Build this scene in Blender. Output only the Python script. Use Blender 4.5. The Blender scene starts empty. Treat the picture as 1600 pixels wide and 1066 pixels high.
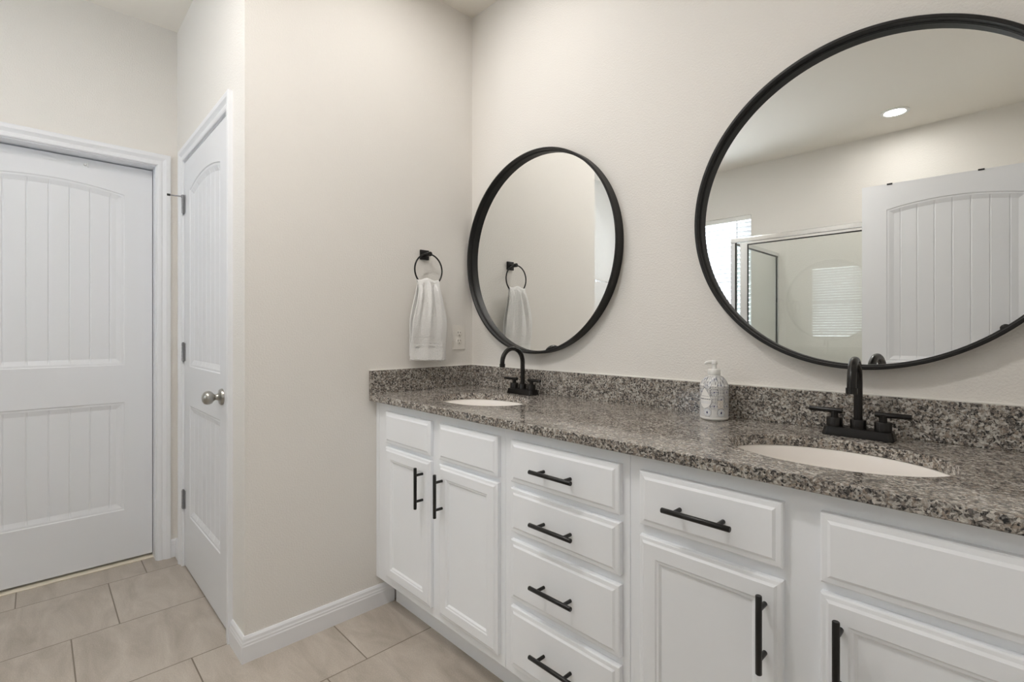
import bpy, bmesh, math, random
from mathutils import Vector, Matrix
random.seed(7)
S = bpy.context.scene
C = S.collection
PI = math.pi

# ------------------------------------------------------------------ camera
CAM = (1.9287, -1.5754, 1.1734)
cd = bpy.data.cameras.new('camera'); cam = bpy.data.objects.new('camera', cd); C.objects.link(cam)
cam.location = CAM
cam.rotation_euler = (PI/2, 0, 0.8056)
cd.sensor_width = 36.0; cd.lens = 773.811/1600*36.0
cd.shift_y = -(533-518.4147)/1600
cd.clip_start = 0.02
S.camera = cam

# ------------------------------------------------------------------ world / exposure
w = bpy.data.worlds.new('world'); S.world = w; w.use_nodes = True
w.node_tree.nodes['Background'].inputs[0].default_value = (0.75, 0.85, 1.0, 1)
w.node_tree.nodes['Background'].inputs[1].default_value = 0.05
S.view_settings.view_transform = 'Standard'; S.view_settings.look = 'None'
S.view_settings.exposure = 0.20; S.view_settings.gamma = 1.0
S.view_settings.use_curve_mapping = False
S.cycles.use_denoising = True
S.cycles.max_bounces = 14; S.cycles.diffuse_bounces = 8; S.cycles.glossy_bounces = 6
S.cycles.transparent_max_bounces = 16; S.cycles.sample_clamp_indirect = 8.0

# daylight and lamp levels (window, shower and sink cans, plus added fill lamps)
WIN_BACK = 13.5      # window behind the blinds
CAN_SHOWER, CAN_SINK, FILL_LEFT, FILL_RIGHT = 105.0, 92.0, 185.0, 320.0     # recessed ceiling lamps; the last two are added fill
BEDROOM_FILL = 7.0       # added fill lamp in the unseen next room (watts)

def area(name, loc, rot, sx, sy, power, col):
    l = bpy.data.lights.new(name, 'AREA'); l.shape = 'RECTANGLE'; l.size = sx; l.size_y = sy
    l.energy = power; l.color = col
    o = bpy.data.objects.new(name, l); C.objects.link(o); o.location = loc; o.rotation_euler = rot
    return o
area('bedroom_fill', (3.4, -1.7, 1.5), (0, PI/2, 0), 1.6, 1.4, BEDROOM_FILL, (0.96, 0.98, 1.0))  # unseen panel lamp, added as fill through the doorway

# ------------------------------------------------------------------ materials
def mat(name, col, rough=0.5, metal=0.0, spec=0.5, **kw):
    m = bpy.data.materials.new(name); m.use_nodes = True
    b = m.node_tree.nodes['Principled BSDF']
    b.inputs['Base Color'].default_value = (*col, 1); b.inputs['Roughness'].default_value = rough
    b.inputs['Metallic'].default_value = metal; b.inputs['Specular IOR Level'].default_value = spec
    for k, v in kw.items(): b.inputs[k.replace('_', ' ')].default_value = v
    return m
def nd(m, t, **kw):
    n = m.node_tree.nodes.new(t)
    for k, v in kw.items(): setattr(n, k, v)
    return n
def ln(m, a, b): m.node_tree.links.new(a, b)
def bsdf(m): return m.node_tree.nodes['Principled BSDF']
def bump_noise(m, scale, dist, strength=1.0, detail=3.0, rough=0.5):
    tc = nd(m, 'ShaderNodeTexCoord'); n = nd(m, 'ShaderNodeTexNoise'); b = nd(m, 'ShaderNodeBump')
    n.inputs['Scale'].default_value = scale; n.inputs['Detail'].default_value = detail
    n.inputs['Roughness'].default_value = rough
    b.inputs['Distance'].default_value = dist; b.inputs['Strength'].default_value = strength
    ln(m, tc.outputs['Object'], n.inputs['Vector']); ln(m, n.outputs['Fac'], b.inputs['Height'])
    ln(m, b.outputs['Normal'], bsdf(m).inputs['Normal'])
    return n
def ramp(m, stops, interp='LINEAR'):
    r = nd(m, 'ShaderNodeValToRGB'); r.color_ramp.interpolation = interp
    e = r.color_ramp.elements
    while len(e) > 1: e.remove(e[-1])
    e[0].position = stops[0][0]; e[0].color = (*stops[0][1], 1)
    for p, c in stops[1:]:
        x = e.new(p); x.color = (*c, 1)
    return r

M = {}
M['wall'] = mat('wall_paint', (0.775, 0.752, 0.715), 0.55, spec=0.35)
bump_noise(M['wall'], 165, 0.0022, 0.7, 2.0)
M['ceiling'] = mat('ceiling_paint', (0.82, 0.785, 0.725), 0.8, spec=0.2)
bump_noise(M['ceiling'], 110, 0.0014, 0.6, 2.0)
M['trim'] = mat('trim_paint', (0.80, 0.81, 0.835), 0.35)
M['door'] = mat('door_paint', (0.76, 0.772, 0.795), 0.4)
M['cab'] = mat('cabinet_paint', (0.90, 0.925, 0.96), 0.38)
M['black'] = mat('black_metal', (0.009, 0.0085, 0.008), 0.36, spec=0.4)
M['bronze'] = mat('dark_faucet_metal', (0.008, 0.007, 0.0065), 0.27, spec=0.4)
M['frame'] = mat('mirror_frame_black', (0.010, 0.0095, 0.009), 0.45, spec=0.35)
M['nickel'] = mat('satin_nickel', (0.42, 0.41, 0.38), 0.3, 1.0)
M['steel'] = mat('hinge_steel', (0.30, 0.30, 0.31), 0.35, 0.4)
M['chrome'] = mat('shower_chrome', (0.78, 0.79, 0.80), 0.12, 1.0)
M['dark'] = mat('dark_rubber', (0.02, 0.02, 0.02), 0.6)
M['sink'] = mat('sink_porcelain', (0.90, 0.865, 0.83), 0.12)
M['outlet'] = mat('outlet_plastic', (0.80, 0.77, 0.72), 0.35)
M['slot'] = mat('outlet_slot', (0.10, 0.08, 0.07), 0.6)
M['plastic'] = mat('white_plastic', (0.82, 0.82, 0.80), 0.3)
M['wood'] = mat('threshold_wood', (0.80, 0.73, 0.60), 0.5)
M['pan'] = mat('shower_pan_acrylic', (0.80, 0.79, 0.76), 0.25)
M['caulk'] = mat('caulk', (0.84, 0.82, 0.78), 0.5)

def mirror_mat():
    m = bpy.data.materials.new('mirror_silver'); m.use_nodes = True
    nt = m.node_tree; nt.nodes.clear()
    o = nd(m, 'ShaderNodeOutputMaterial'); g = nd(m, 'ShaderNodeBsdfGlossy')
    g.inputs['Color'].default_value = (0.93, 0.94, 0.93, 1); g.inputs['Roughness'].default_value = 0.0
    ln(m, g.outputs[0], o.inputs[0]); return m
M['mirror'] = mirror_mat()
def glass_mat():
    m = bpy.data.materials.new('shower_glass'); m.use_nodes = True
    nt = m.node_tree; nt.nodes.clear()
    o = nd(m, 'ShaderNodeOutputMaterial'); g = nd(m, 'ShaderNodeBsdfGlossy'); t = nd(m, 'ShaderNodeBsdfTransparent')
    mx = nd(m, 'ShaderNodeMixShader'); f = nd(m, 'ShaderNodeFresnel'); f.inputs['IOR'].default_value = 1.5
    gb = nd(m, 'ShaderNodeNewGeometry'); io = nd(m, 'ShaderNodeMath', operation='MULTIPLY_ADD')
    io.inputs[1].default_value = 1/1.5-1.5; io.inputs[2].default_value = 1.5
    ln(m, gb.outputs['Backfacing'], io.inputs[0]); ln(m, io.outputs[0], f.inputs['IOR'])
    t.inputs['Color'].default_value = (0.955, 0.97, 0.96, 1); g.inputs['Roughness'].default_value = 0.0
    ln(m, f.outputs[0], mx.inputs[0]); ln(m, t.outputs[0], mx.inputs[1]); ln(m, g.outputs[0], mx.inputs[2])
    ln(m, mx.outputs[0], o.inputs[0]); return m
M['glass'] = glass_mat()
def emit_mat(name, col, strength):
    m = bpy.data.materials.new(name); m.use_nodes = True
    nt = m.node_tree; nt.nodes.clear()
    o = nd(m, 'ShaderNodeOutputMaterial'); e = nd(m, 'ShaderNodeEmission')
    e.inputs[0].default_value = (*col, 1); e.inputs[1].default_value = strength
    ln(m, e.outputs[0], o.inputs[0]); return m
M['pane_back'] = emit_mat('window_daylight', (0.84, 0.92, 1.0), WIN_BACK)
def slat_mat():
    m = bpy.data.materials.new('blind_slat'); m.use_nodes = True
    nt = m.node_tree; nt.nodes.clear()
    o = nd(m, 'ShaderNodeOutputMaterial'); d = nd(m, 'ShaderNodeBsdfDiffuse'); t = nd(m, 'ShaderNodeBsdfTranslucent')
    mx = nd(m, 'ShaderNodeMixShader'); mx.inputs[0].default_value = 0.07
    d.inputs[0].default_value = (0.86, 0.88, 0.90, 1); t.inputs[0].default_value = (0.86, 0.9, 0.94, 1)
    ln(m, d.outputs[0], mx.inputs[1]); ln(m, t.outputs[0], mx.inputs[2]); ln(m, mx.outputs[0], o.inputs[0]); return m
M['slat'] = slat_mat()

def granite():
    m = mat('granite', (0.3, 0.28, 0.26), 0.09, spec=0.5)
    tc = nd(m, 'ShaderNodeTexCoord')
    warp = nd(m, 'ShaderNodeTexNoise'); warp.inputs['Scale'].default_value = 90; warp.inputs['Detail'].default_value = 3
    vm = nd(m, 'ShaderNodeVectorMath', operation='MULTIPLY_ADD')
    vm.inputs[1].default_value = (0.013, 0.013, 0.013)
    ln(m, tc.outputs['Object'], warp.inputs['Vector']); ln(m, warp.outputs['Color'], vm.inputs[0]); ln(m, tc.outputs['Object'], vm.inputs[2])
    v1 = nd(m, 'ShaderNodeTexVoronoi'); v1.inputs['Scale'].default_value = 215
    ln(m, vm.outputs[0], v1.inputs['Vector'])
    sep = nd(m, 'ShaderNodeSeparateColor'); ln(m, v1.outputs['Color'], sep.inputs[0])
    # coarse patches shift the mix between dark, grey and brown
    big = nd(m, 'ShaderNodeTexNoise'); big.inputs['Scale'].default_value = 38; big.inputs['Detail'].default_value = 3
    ln(m, tc.outputs['Object'], big.inputs['Vector'])
    sc = nd(m, 'ShaderNodeMath', operation='MULTIPLY_ADD'); sc.inputs[1].default_value = 0.9; sc.inputs[2].default_value = -0.45
    ln(m, big.outputs['Fac'], sc.inputs[0])
    ad = nd(m, 'ShaderNodeMath', operation='ADD'); ln(m, sep.outputs[0], ad.inputs[0]); ln(m, sc.outputs[0], ad.inputs[1])
    r = ramp(m, [(0.0, (0.014, 0.014, 0.016)), (0.20, (0.045, 0.043, 0.043)), (0.32, (0.165, 0.142, 0.123)), (0.43, (0.285, 0.230, 0.185)),
                 (0.56, (0.36, 0.325, 0.285)), (0.72, (0.46, 0.44, 0.405)), (0.88, (0.66, 0.63, 0.58))], 'CONSTANT')
    ln(m, ad.outputs[0], r.inputs[0])
    v2 = nd(m, 'ShaderNodeTexVoronoi'); v2.inputs['Scale'].default_value = 420
    ln(m, vm.outputs[0], v2.inputs['Vector'])
    s2 = nd(m, 'ShaderNodeSeparateColor'); ln(m, v2.outputs['Color'], s2.inputs[0])
    r2 = ramp(m, [(0.0, (0.02, 0.02, 0.022)), (0.30, (0.20, 0.178, 0.158)), (0.58, (0.34, 0.305, 0.27)), (0.84, (0.58, 0.55, 0.51))], 'CONSTANT')
    ln(m, s2.outputs[1], r2.inputs[0])
    mx = nd(m, 'ShaderNodeMix', data_type='RGBA'); mx.inputs['Factor'].default_value = 0.34
    ln(m, r.outputs[0], mx.inputs['A']); ln(m, r2.outputs[0], mx.inputs['B'])
    ln(m, mx.outputs['Result'], bsdf(m).inputs['Base Color'])
    return m
M['granite'] = granite()

def tile():
    """18 inch stone tiles, a third-offset running pattern along y; thin grout joints"""
    m = mat('floor_tile', (0.4, 0.36, 0.31), 0.42)
    PX, PY, X0, Y0 = 0.4425, 0.453, 0.2885, -0.720
    tc = nd(m, 'ShaderNodeTexCoord'); sx = nd(m, 'ShaderNodeSeparateXYZ'); ln(m, tc.outputs['Object'], sx.inputs[0])
    def mth(op, a, b=None, c=None):
        n = nd(m, 'ShaderNodeMath', operation=op)
        for i, v in enumerate((a, b, c)):
            if v is None: continue
            if isinstance(v, (int, float)): n.inputs[i].default_value = v
            else: ln(m, v, n.inputs[i])
        return n.outputs[0]
    u = mth('DIVIDE', mth('SUBTRACT', sx.outputs[0], X0), PX)      # joint lines at integers
    row = mth('FLOOR', u)                                           # row -1 holds the joint y = -0.72
    off = mth('MULTIPLY', mth('ADD', row, 1.0), 0.3225)
    v = mth('ADD', mth('DIVIDE', mth('SUBTRACT', sx.outputs[1], Y0), PY), mth('MULTIPLY', off, 1.0))
    fu = mth('FRACT', u); fv = mth('FRACT', v)
    du = mth('MULTIPLY', mth('MINIMUM', fu, mth('SUBTRACT', 1.0, fu)), PX)
    dv = mth('MULTIPLY', mth('MINIMUM', fv, mth('SUBTRACT', 1.0, fv)), PY)
    d = mth('MINIMUM', du, dv)
    g = mth('LESS_THAN', d, 0.0022)
    cell = nd(m, 'ShaderNodeCombineXYZ'); ln(m, row, cell.inputs[0]); ln(m, mth('FLOOR', v), cell.inputs[1])
    wn = nd(m, 'ShaderNodeTexWhiteNoise'); ln(m, cell.outputs[0], wn.inputs[0])
    ofs = nd(m, 'ShaderNodeVectorMath', operation='MULTIPLY_ADD'); ofs.inputs[1].default_value = (7, 7, 7)
    ln(m, wn.outputs['Color'], ofs.inputs[0]); ln(m, tc.outputs['Object'], ofs.inputs[2])
    mp = nd(m, 'ShaderNodeMapping'); mp.inputs['Rotation'].default_value = (0, 0, 0.75); mp.inputs['Scale'].default_value = (2.2, 7.5, 1)
    ln(m, ofs.outputs[0], mp.inputs[0])
    n1 = nd(m, 'ShaderNodeTexNoise'); n1.inputs['Scale'].default_value = 1.6; n1.inputs['Detail'].default_value = 6; n1.inputs['Roughness'].default_value = 0.62
    n1.inputs['Distortion'].default_value = 0.6
    ln(m, mp.outputs[0], n1.inputs['Vector'])
    r = ramp(m, [(0.28, (0.365, 0.318, 0.265)), (0.5, (0.455, 0.402, 0.345)), (0.72, (0.540, 0.487, 0.425))])
    ln(m, n1.outputs['Fac'], r.inputs[0])
    n2 = nd(m, 'ShaderNodeTexNoise'); n2.inputs['Scale'].default_value = 260; n2.inputs['Detail'].default_value = 2
    ln(m, tc.outputs['Object'], n2.inputs['Vector'])
    m2 = nd(m, 'ShaderNodeMix', data_type='RGBA', blend_type='OVERLAY'); m2.inputs['Factor'].default_value = 0.25
    ln(m, r.outputs[0], m2.inputs['A']); ln(m, n2.outputs['Fac'], m2.inputs['B'])
    mx = nd(m, 'ShaderNodeMix', data_type='RGBA'); ln(m, g, mx.inputs['Factor'])
    ln(m, m2.outputs['Result'], mx.inputs['A']); mx.inputs['B'].default_value = (0.20, 0.165, 0.125, 1)
    ln(m, mx.outputs['Result'], bsdf(m).inputs['Base Color'])
    b = nd(m, 'ShaderNodeBump'); b.inputs['Distance'].default_value = 0.001; b.invert = True
    ln(m, g, b.inputs['Height']); ln(m, b.outputs[0], bsdf(m).inputs['Normal'])
    return m
M['tile'] = tile()
def terry():
    m = mat('terry_cotton', (0.87, 0.865, 0.855), 0.95, spec=0.1)
    bsdf(m).inputs['Sheen Weight'].default_value = 0.3
    bump_noise(m, 230, 0.006, 0.9, 3.0)
    return m
M['towel'] = terry()
def vcol_mat():
    m = mat('printed_bottle', (0.8, 0.8, 0.8), 0.25)
    a = nd(m, 'ShaderNodeVertexColor'); a.layer_name = 'print'
    ln(m, a.outputs[0], bsdf(m).inputs['Base Color']); return m
M['print'] = vcol_mat()

# ------------------------------------------------------------------ helpers
def obj(name, bm, m, parent=None, smooth=False, bevel=0.0, loc=None, rot=None, ang=40):
    me = bpy.data.meshes.new(name); bm.normal_update(); bm.to_mesh(me); bm.free()
    o = bpy.data.objects.new(name, me); C.objects.link(o)
    for x in (m if isinstance(m, (list, tuple)) else [m]): me.materials.append(x)
    if smooth:
        for p in me.polygons: p.use_smooth = True
        try: me.set_sharp_from_angle(angle=math.radians(ang))
        except Exception: pass
    if bevel:
        b = o.modifiers.new('bevel', 'BEVEL'); b.width = bevel; b.segments = 2; b.limit_method = 'ANGLE'; b.angle_limit = math.radians(40)
    if loc: o.location = loc
    if rot: o.rotation_euler = rot
    if parent: o.parent = parent
    return o
def world_child(o, root):
    """mesh written in world coordinates, carried by a root that stands elsewhere"""
    o.parent = root; o.matrix_parent_inverse = root_matrix(root).inverted(); return o
def root_matrix(r):
    mm = Matrix.LocRotScale(r.location, r.rotation_euler, r.scale)
    return mm
def tag(o, label, cat, group=None, kind=None):
    o['label'] = label; o['category'] = cat
    if group: o['group'] = group
    if kind: o['kind'] = kind
    return o
def thing(name, loc, label, cat, group=None, rot=(0, 0, 0), kind=None):
    o = bpy.data.objects.new(name, None); C.objects.link(o); o.location = loc; o.rotation_euler = rot
    o.empty_display_size = 0.05
    return tag(o, label, cat, group, kind)
def box(bm, x0, x1, y0, y1, z0, z1):
    v = [bm.verts.new((x, y, z)) for z in (z0, z1) for y in (y0, y1) for x in (x0, x1)]
    for f in ((0, 2, 3, 1), (4, 5, 7, 6), (0, 1, 5, 4), (2, 6, 7, 3), (0, 4, 6, 2), (1, 3, 7, 5)):
        bm.faces.new([v[i] for i in f])
def bx(*a):
    bm = bmesh.new(); box(bm, *a); return bm
def boxes(lst):
    bm = bmesh.new()
    for a in lst: box(bm, *a)
    return bm
def tube(bm, pts, r, seg=16, caps=True, radii=None):
    pts = [Vector(p) for p in pts]; n = len(pts); rings = []
    t0 = (pts[1]-pts[0]).normalized()
    up = Vector((0, 0, 1)) if abs(t0.z) < 0.9 else Vector((1, 0, 0))
    a = t0.cross(up).normalized()
    for i, p in enumerate(pts):
        t = ((pts[i+1]-p) if i == 0 else (p-pts[i-1]) if i == n-1 else (pts[i+1]-pts[i-1])).normalized()
        a = (a - t*a.dot(t)).normalized(); b = t.cross(a)
        rr = radii[i] if radii else r
        rings.append([bm.verts.new(p + (a*math.cos(2*PI*k/seg) + b*math.sin(2*PI*k/seg))*rr) for k in range(seg)])
    for i in range(n-1):
        for k in range(seg):
            bm.faces.new((rings[i][k], rings[i][(k+1) % seg], rings[i+1][(k+1) % seg], rings[i+1][k]))
    if caps:
        bm.faces.new(rings[0][::-1]); bm.faces.new(rings[-1])
def lathe(bm, prof, seg=32, sx=1.0, sy=1.0, axis='z', org=(0, 0, 0), close=False):
    """prof: (radius, height) pairs from the bottom up"""
    rings = []
    ox, oy, oz = org
    for r, h in prof:
        ring = []
        for k in range(seg):
            a = 2*PI*k/seg; c, s = r*math.cos(a)*sx, r*math.sin(a)*sy
            p = (c, s, h) if axis == 'z' else ((h, c, s) if axis == 'x' else (c, h, -s))
            ring.append(bm.verts.new((p[0]+ox, p[1]+oy, p[2]+oz)))
        rings.append(ring)
    for i in range(len(rings)-1):
        for k in range(seg):
            bm.faces.new((rings[i][k], rings[i][(k+1) % seg], rings[i+1][(k+1) % seg], rings[i+1][k]))
    if close:
        for k in range(seg):
            bm.faces.new((rings[-1][k], rings[-1][(k+1) % seg], rings[0][(k+1) % seg], rings[0][k]))
    else:
        if prof[0][0] > 1e-6: bm.faces.new(rings[0][::-1])
        if prof[-1][0] > 1e-6: bm.faces.new(rings[-1])
    bmesh.ops.remove_doubles(bm, verts=bm.verts[:], dist=1e-6)
def sweep(bm, path, prof, left=True):
    """profile (out, z) carried along a 2D path with mitred corners; 'out' is to the left of travel"""
    n = len(path); P = [Vector(p) for p in path]; rings = []
    def nrm(a, b):
        d = (b-a).normalized(); v = Vector((-d.y, d.x)); return v if left else -v
    for i in range(n):
        if i == 0: m = nrm(P[0], P[1])
        elif i == n-1: m = nrm(P[-2], P[-1])
        else:
            a, b = nrm(P[i-1], P[i]), nrm(P[i], P[i+1]); m = (a+b)/(1+a.dot(b))
        rings.append([bm.verts.new((P[i].x+m.x*o, P[i].y+m.y*o, z)) for o, z in prof])
    k = len(prof)
    for i in range(n-1):
        for j in range(k):
            bm.faces.new((rings[i][j], rings[i][(j+1) % k], rings[i+1][(j+1) % k], rings[i+1][j]))
    bm.faces.new(rings[0][::-1]); bm.faces.new(rings[-1])
    bmesh.ops.recalc_face_normals(bm, faces=bm.faces[:])

def interp(prof, d):
    if d <= prof[0][0]: return prof[0][1]
    for (a, x), (b, y) in zip(prof, prof[1:]):
        if d <= b: return x + (y-x)*(d-a)/(b-a) if b > a else y
    return prof[-1][1]
def slab(grid_u, rows, depth, thick):
    """front relief facing -y; rows(u) gives the heights of one column, depth(i, j) the relief there"""
    bm = bmesh.new(); cols = []
    for i, u in enumerate(grid_u):
        vs = rows(u)
        cols.append([bm.verts.new((u, -(thick+depth(i, j, u)), v)) for j, v in enumerate(vs)])
    nu, nv = len(cols), len(cols[0])
    for i in range(nu-1):
        for j in range(nv-1):
            a, b, c, d = cols[i][j], cols[i+1][j], cols[i+1][j+1], cols[i][j+1]
            ys = [round(x.co.y, 6) for x in (a, b, c, d)]
            if ys[0] == ys[1] == ys[2] == ys[3] or (ys[0] == ys[1] and ys[2] == ys[3]) or (ys[0] == ys[3] and ys[1] == ys[2]):
                bm.faces.new((a, b, c, d))
            else:   # mitre: cut along the diagonal whose ends differ
                if abs(ys[0]-ys[2]) > abs(ys[1]-ys[3]): bm.faces.new((a, b, c)); bm.faces.new((a, c, d))
                else: bm.faces.new((a, b, d)); bm.faces.new((b, c, d))
    loop = [cols[i][0] for i in range(nu)] + [cols[-1][j] for j in range(1, nv)] + \
           [cols[i][-1] for i in range(nu-2, -1, -1)] + [cols[0][j] for j in range(nv-2, 0, -1)]
    back = [bm.verts.new((v.co.x, 0, v.co.z)) for v in loop]
    n = len(loop)
    for k in range(n): bm.faces.new((loop[k], back[k], back[(k+1) % n], loop[(k+1) % n]))
    bm.faces.new(back[::-1])
    bmesh.ops.recalc_face_normals(bm, faces=bm.faces[:])
    return bm
def front_panel(w, h, thick, prof):
    """one cabinet front: relief by the distance to the nearest edge"""
    ds = [p[0] for p in prof]
    us = sorted(set([round(d, 6) for d in ds] + [round(w-d, 6) for d in ds]))
    vs = sorted(set([round(d, 6) for d in ds] + [round(h-d, 6) for d in ds]))
    return slab(us, lambda u: vs, lambda i, j, u: interp(prof, min(u, w-u, vs[j], h-vs[j])), thick)
DRAWER_PROF = [(0, -0.0065), (0.003, -0.0045), (0.012, -0.0035), (0.0175, 0.0)]
CABDOOR_PROF = [(0, -0.0065), (0.003, -0.0045), (0.009, -0.0035), (0.014, 0.0), (0.044, 0.0), (0.047, -0.0022), (0.052, -0.0028), (0.057, -0.0075)]

PPROF = [(0, 0), (0.004, -0.003), (0.012, -0.0035), (0.034, -0.0105), (0.038, -0.0105)]
def door_leaf(w, h, thick, z0, lp, up, arch_rise, stile=0.114, grooves=None):
    """two-panel arch-top plank door; lp = lower panel (bottom, top), up = (bottom, corner height of the top)"""
    pl, pr = stile, w-stile; mid = w/2; hw = (pr-pl)/2
    if grooves is None: grooves = [mid + 0.075*k for k in (-3, -2, -1, 0, 1, 2, 3)]
    gs = [g for g in grooves if pl+0.042 < g < pr-0.042]
    us = [0.0] + [pl+p[0] for p in PPROF] + [pr-p[0] for p in PPROF] + [w]
    for g in gs: us += [g-0.004, g, g+0.004]
    k = 24
    us += [pl+0.04+(pr-pl-0.08)*i/k for i in range(1, k) if all(abs(pl+0.04+(pr-pl-0.08)*i/k-g) > 0.006 for g in gs)]
    us = sorted(set(round(u, 6) for u in us))
    def arch(u):
        t = max(-1, min(1, (u-mid)/hw)); return up[1] + arch_rise*(1-t*t)
    pv = [0.0] + [p[1] for p in PPROF] + [p[1] for p in PPROF][::-1] + [p[1] for p in PPROF] + [p[1] for p in PPROF][::-1] + [0.0]
    n = len(PPROF)
    def rows(u):
        A = arch(u)
        r = [z0] + [lp[0]+p[0] for p in PPROF] + [lp[1]-p[0] for p in PPROF][::-1] + [up[0]+p[0] for p in PPROF] + [A-p[0] for p in PPROF][::-1] + [h]
        return r
    def depth(i, j, u):
        d = interp(PPROF, min(u-pl, pr-u)) if pl <= u <= pr else 0.0
        e = max(d, pv[j])
        full = PPROF[-1][1]
        if abs(d-full) < 1e-6 and abs(pv[j]-full) < 1e-6 and any(abs(u-g) < 1e-5 for g in gs): e -= 0.003
        return e
    return slab(us, rows, depth, thick)
CASING = [(0, 0), (0, 0.008), (0.005, 0.0105), (0.017, 0.0115), (0.022, 0.0095), (0.030, 0.0125), (0.038, 0.0175), (0.052, 0.019), (0.057, 0.017), (0.057, 0)]
def casing_bm(u0, u1, h):
    """door casing around an opening u0..u1, height h, in local (u, -out, z)"""
    bm = bmesh.new(); rings = []
    for cu, cz, du, dz in ((u0, 0, -1, 0), (u0, h, -1, 1), (u1, h, 1, 1), (u1, 0, 1, 0)):
        rings.append([bm.verts.new((cu+du*d, -o, cz+dz*d)) for d, o in CASING])
    k = len(CASING)
    for i in range(3):
        for j in range(k): bm.faces.new((rings[i][j], rings[i][(j+1) % k], rings[i+1][(j+1) % k], rings[i+1][j]))
    bm.faces.new(rings[0][::-1]); bm.faces.new(rings[-1])
    bmesh.ops.recalc_face_normals(bm, faces=bm.faces[:])
    return bm

# ------------------------------------------------------------------ the room
H = 2.743; L = 1.0409; WL = -1.1636; YB = -3.306; XR = 2.075; T = 0.11
DY0, DY1, DH = -1.954, -1.135, 2.020        # left door opening (inside the jamb)
CX0, CX1, CH = -0.992, -0.2095, 2.020       # closet door opening
ED0, ED1 = -2.060, -1.230                   # doorway in the right wall
BX0, BX1, BZ0, BZ1 = -0.66, 0.125, 1.06, 2.28   # window with blinds
J = 0.019
def structure(name, bm, m, label, cat, **kw):
    return tag(obj(name, bm, m, **kw), label, cat, kind='structure')
structure('floor', bx(-1.7, 3.75, YB-T, T, -0.08, 0), M['tile'], 'beige stone tile floor laid in offset rows', 'floor')
structure('ceiling', bx(-1.7, 3.75, YB-T, T, H, H+0.08), M['ceiling'], 'textured off-white ceiling over the bathroom', 'ceiling')
structure('wall_vanity', bx(-T, XR+T, 0, T, 0, H), M['wall'], 'cream wall behind the vanity and the two round mirrors', 'wall')
structure('wall_towel', bx(-T, 0, -L, 0, 0, H), M['wall'], 'cream side wall with the towel ring and outlet', 'wall')
structure('wall_closet', boxes([(WL-T, CX0-J, -L, -L+T, 0, H), (CX1+J, -T, -L, -L+T, 0, H), (CX0-J, CX1+J, -L, -L+T, CH+J, H)]), M['wall'],
          'narrow cream wall around the closet door', 'wall')
structure('wall_left', boxes([(WL-T, WL, DY1+J, -L, 0, H), (WL-T, WL, DY0-J, DY1+J, DH+J, H), (WL-T, WL, YB-T, DY0-J, 0, H)]), M['wall'],
          'cream wall around the passage door on the left', 'wall')
structure('wall_back', boxes([(WL, BX0, YB-T, YB, 0, H), (BX1, XR+T, YB-T, YB, 0, H), (BX0, BX1, YB-T, YB, 0, BZ0), (BX0, BX1, YB-T, YB, BZ1, H)]), M['wall'],
          'cream wall behind the shower seen in the large mirror', 'wall')
structure('wall_right', boxes([(XR, XR+T, ED1+J, 0, 0, H), (XR, XR+T, YB, ED0-J, 0, H), (XR, XR+T, ED0-J, ED1+J, 2.03+J, H)]), M['wall'],
          'cream wall with the entry doorway at the right end of the vanity', 'wall')
structure('wall_bedroom', boxes([(3.6, 3.7, YB, T, 0, H), (XR+T, 3.6, -0.1, T, 0, H), (XR+T, 3.6, YB-T, YB, 0, H)]), M['wall'], 'plain cream walls of the next room past the doorway', 'wall')

# baseboards
BB = [(0, 0), (0.013, 0), (0.013, 0.058), (0.0115, 0.062), (0.0115, 0.068), (0.0095, 0.073), (0.0085, 0.082), (0.004, 0.0905), (0, 0.0905)]
bm = bmesh.new(); sweep(bm, [(0, -0.4460), (0, -L), (-0.1465, -L)], BB, left=True)
structure('baseboard_towel', bm, M['trim'], 'white baseboard wrapping the corner under the towel wall', 'baseboard')
bm = bmesh.new(); sweep(bm, [(-1.056, -L), (WL, -L), (WL, -1.0715)], BB, left=True)
structure('baseboard_closet', bm, M['trim'], 'short white baseboard in the corner between the two doors', 'baseboard')
bm = bmesh.new(); sweep(bm, [(WL, DY0-0.066), (WL, YB)], BB, left=True)
structure('baseboard_left', bm, M['trim'], 'white baseboard along the left wall past the passage door', 'baseboard')

# door jambs, casings and the threshold
def door_trim(n, u0, u1, h, depth, stop_at, m4, label):
    """jamb + casing in local coordinates (u along the wall, -y out of the wall), placed by a matrix"""
    c = casing_bm(u0-0.0055, u1+0.0055, h+0.0055)
    o = tag(obj('trim_%d' % n, c, M['trim'], smooth=True, ang=20), label, 'door trim', kind='structure'); o.matrix_world = m4
    j = boxes([(u0-J, u0, 0.0005, depth, 0, h+J), (u1, u1+J, 0.0005, depth, 0, h+J), (u0, u1, 0.0005, depth, h, h+J)])
    q = obj('jamb', j, M['trim']); q.parent = o
    if stop_at:
        s = boxes([(u0, u0+0.011, stop_at, stop_at+0.03, 0, h), (u1-0.011, u1, stop_at, stop_at+0.03, 0, h), (u0+0.011, u1-0.011, stop_at, stop_at+0.03, h-0.011, h)])
        q = obj('door_stop', s, M['trim']); q.parent = o
    return o
RX = Matrix.Rotation(PI/2, 4, 'Z')     # local -y -> +x, local x -> +y
door_trim(1, DY0, DY1, DH, T, None, Matrix.Translation((WL, 0, 0)) @ RX, 'white moulded casing around the passage door')
door_trim(2, CX0, CX1, CH, T, 0.040, Matrix.Translation((0, -L, 0)), 'white moulded casing around the closet door')
door_trim(3, -ED1, -ED0, 2.03, T, None, Matrix.Translation((XR, 0, 0)) @ Matrix.Rotation(-PI/2, 4, 'Z'), 'white moulded casing around the entry doorway')
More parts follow.
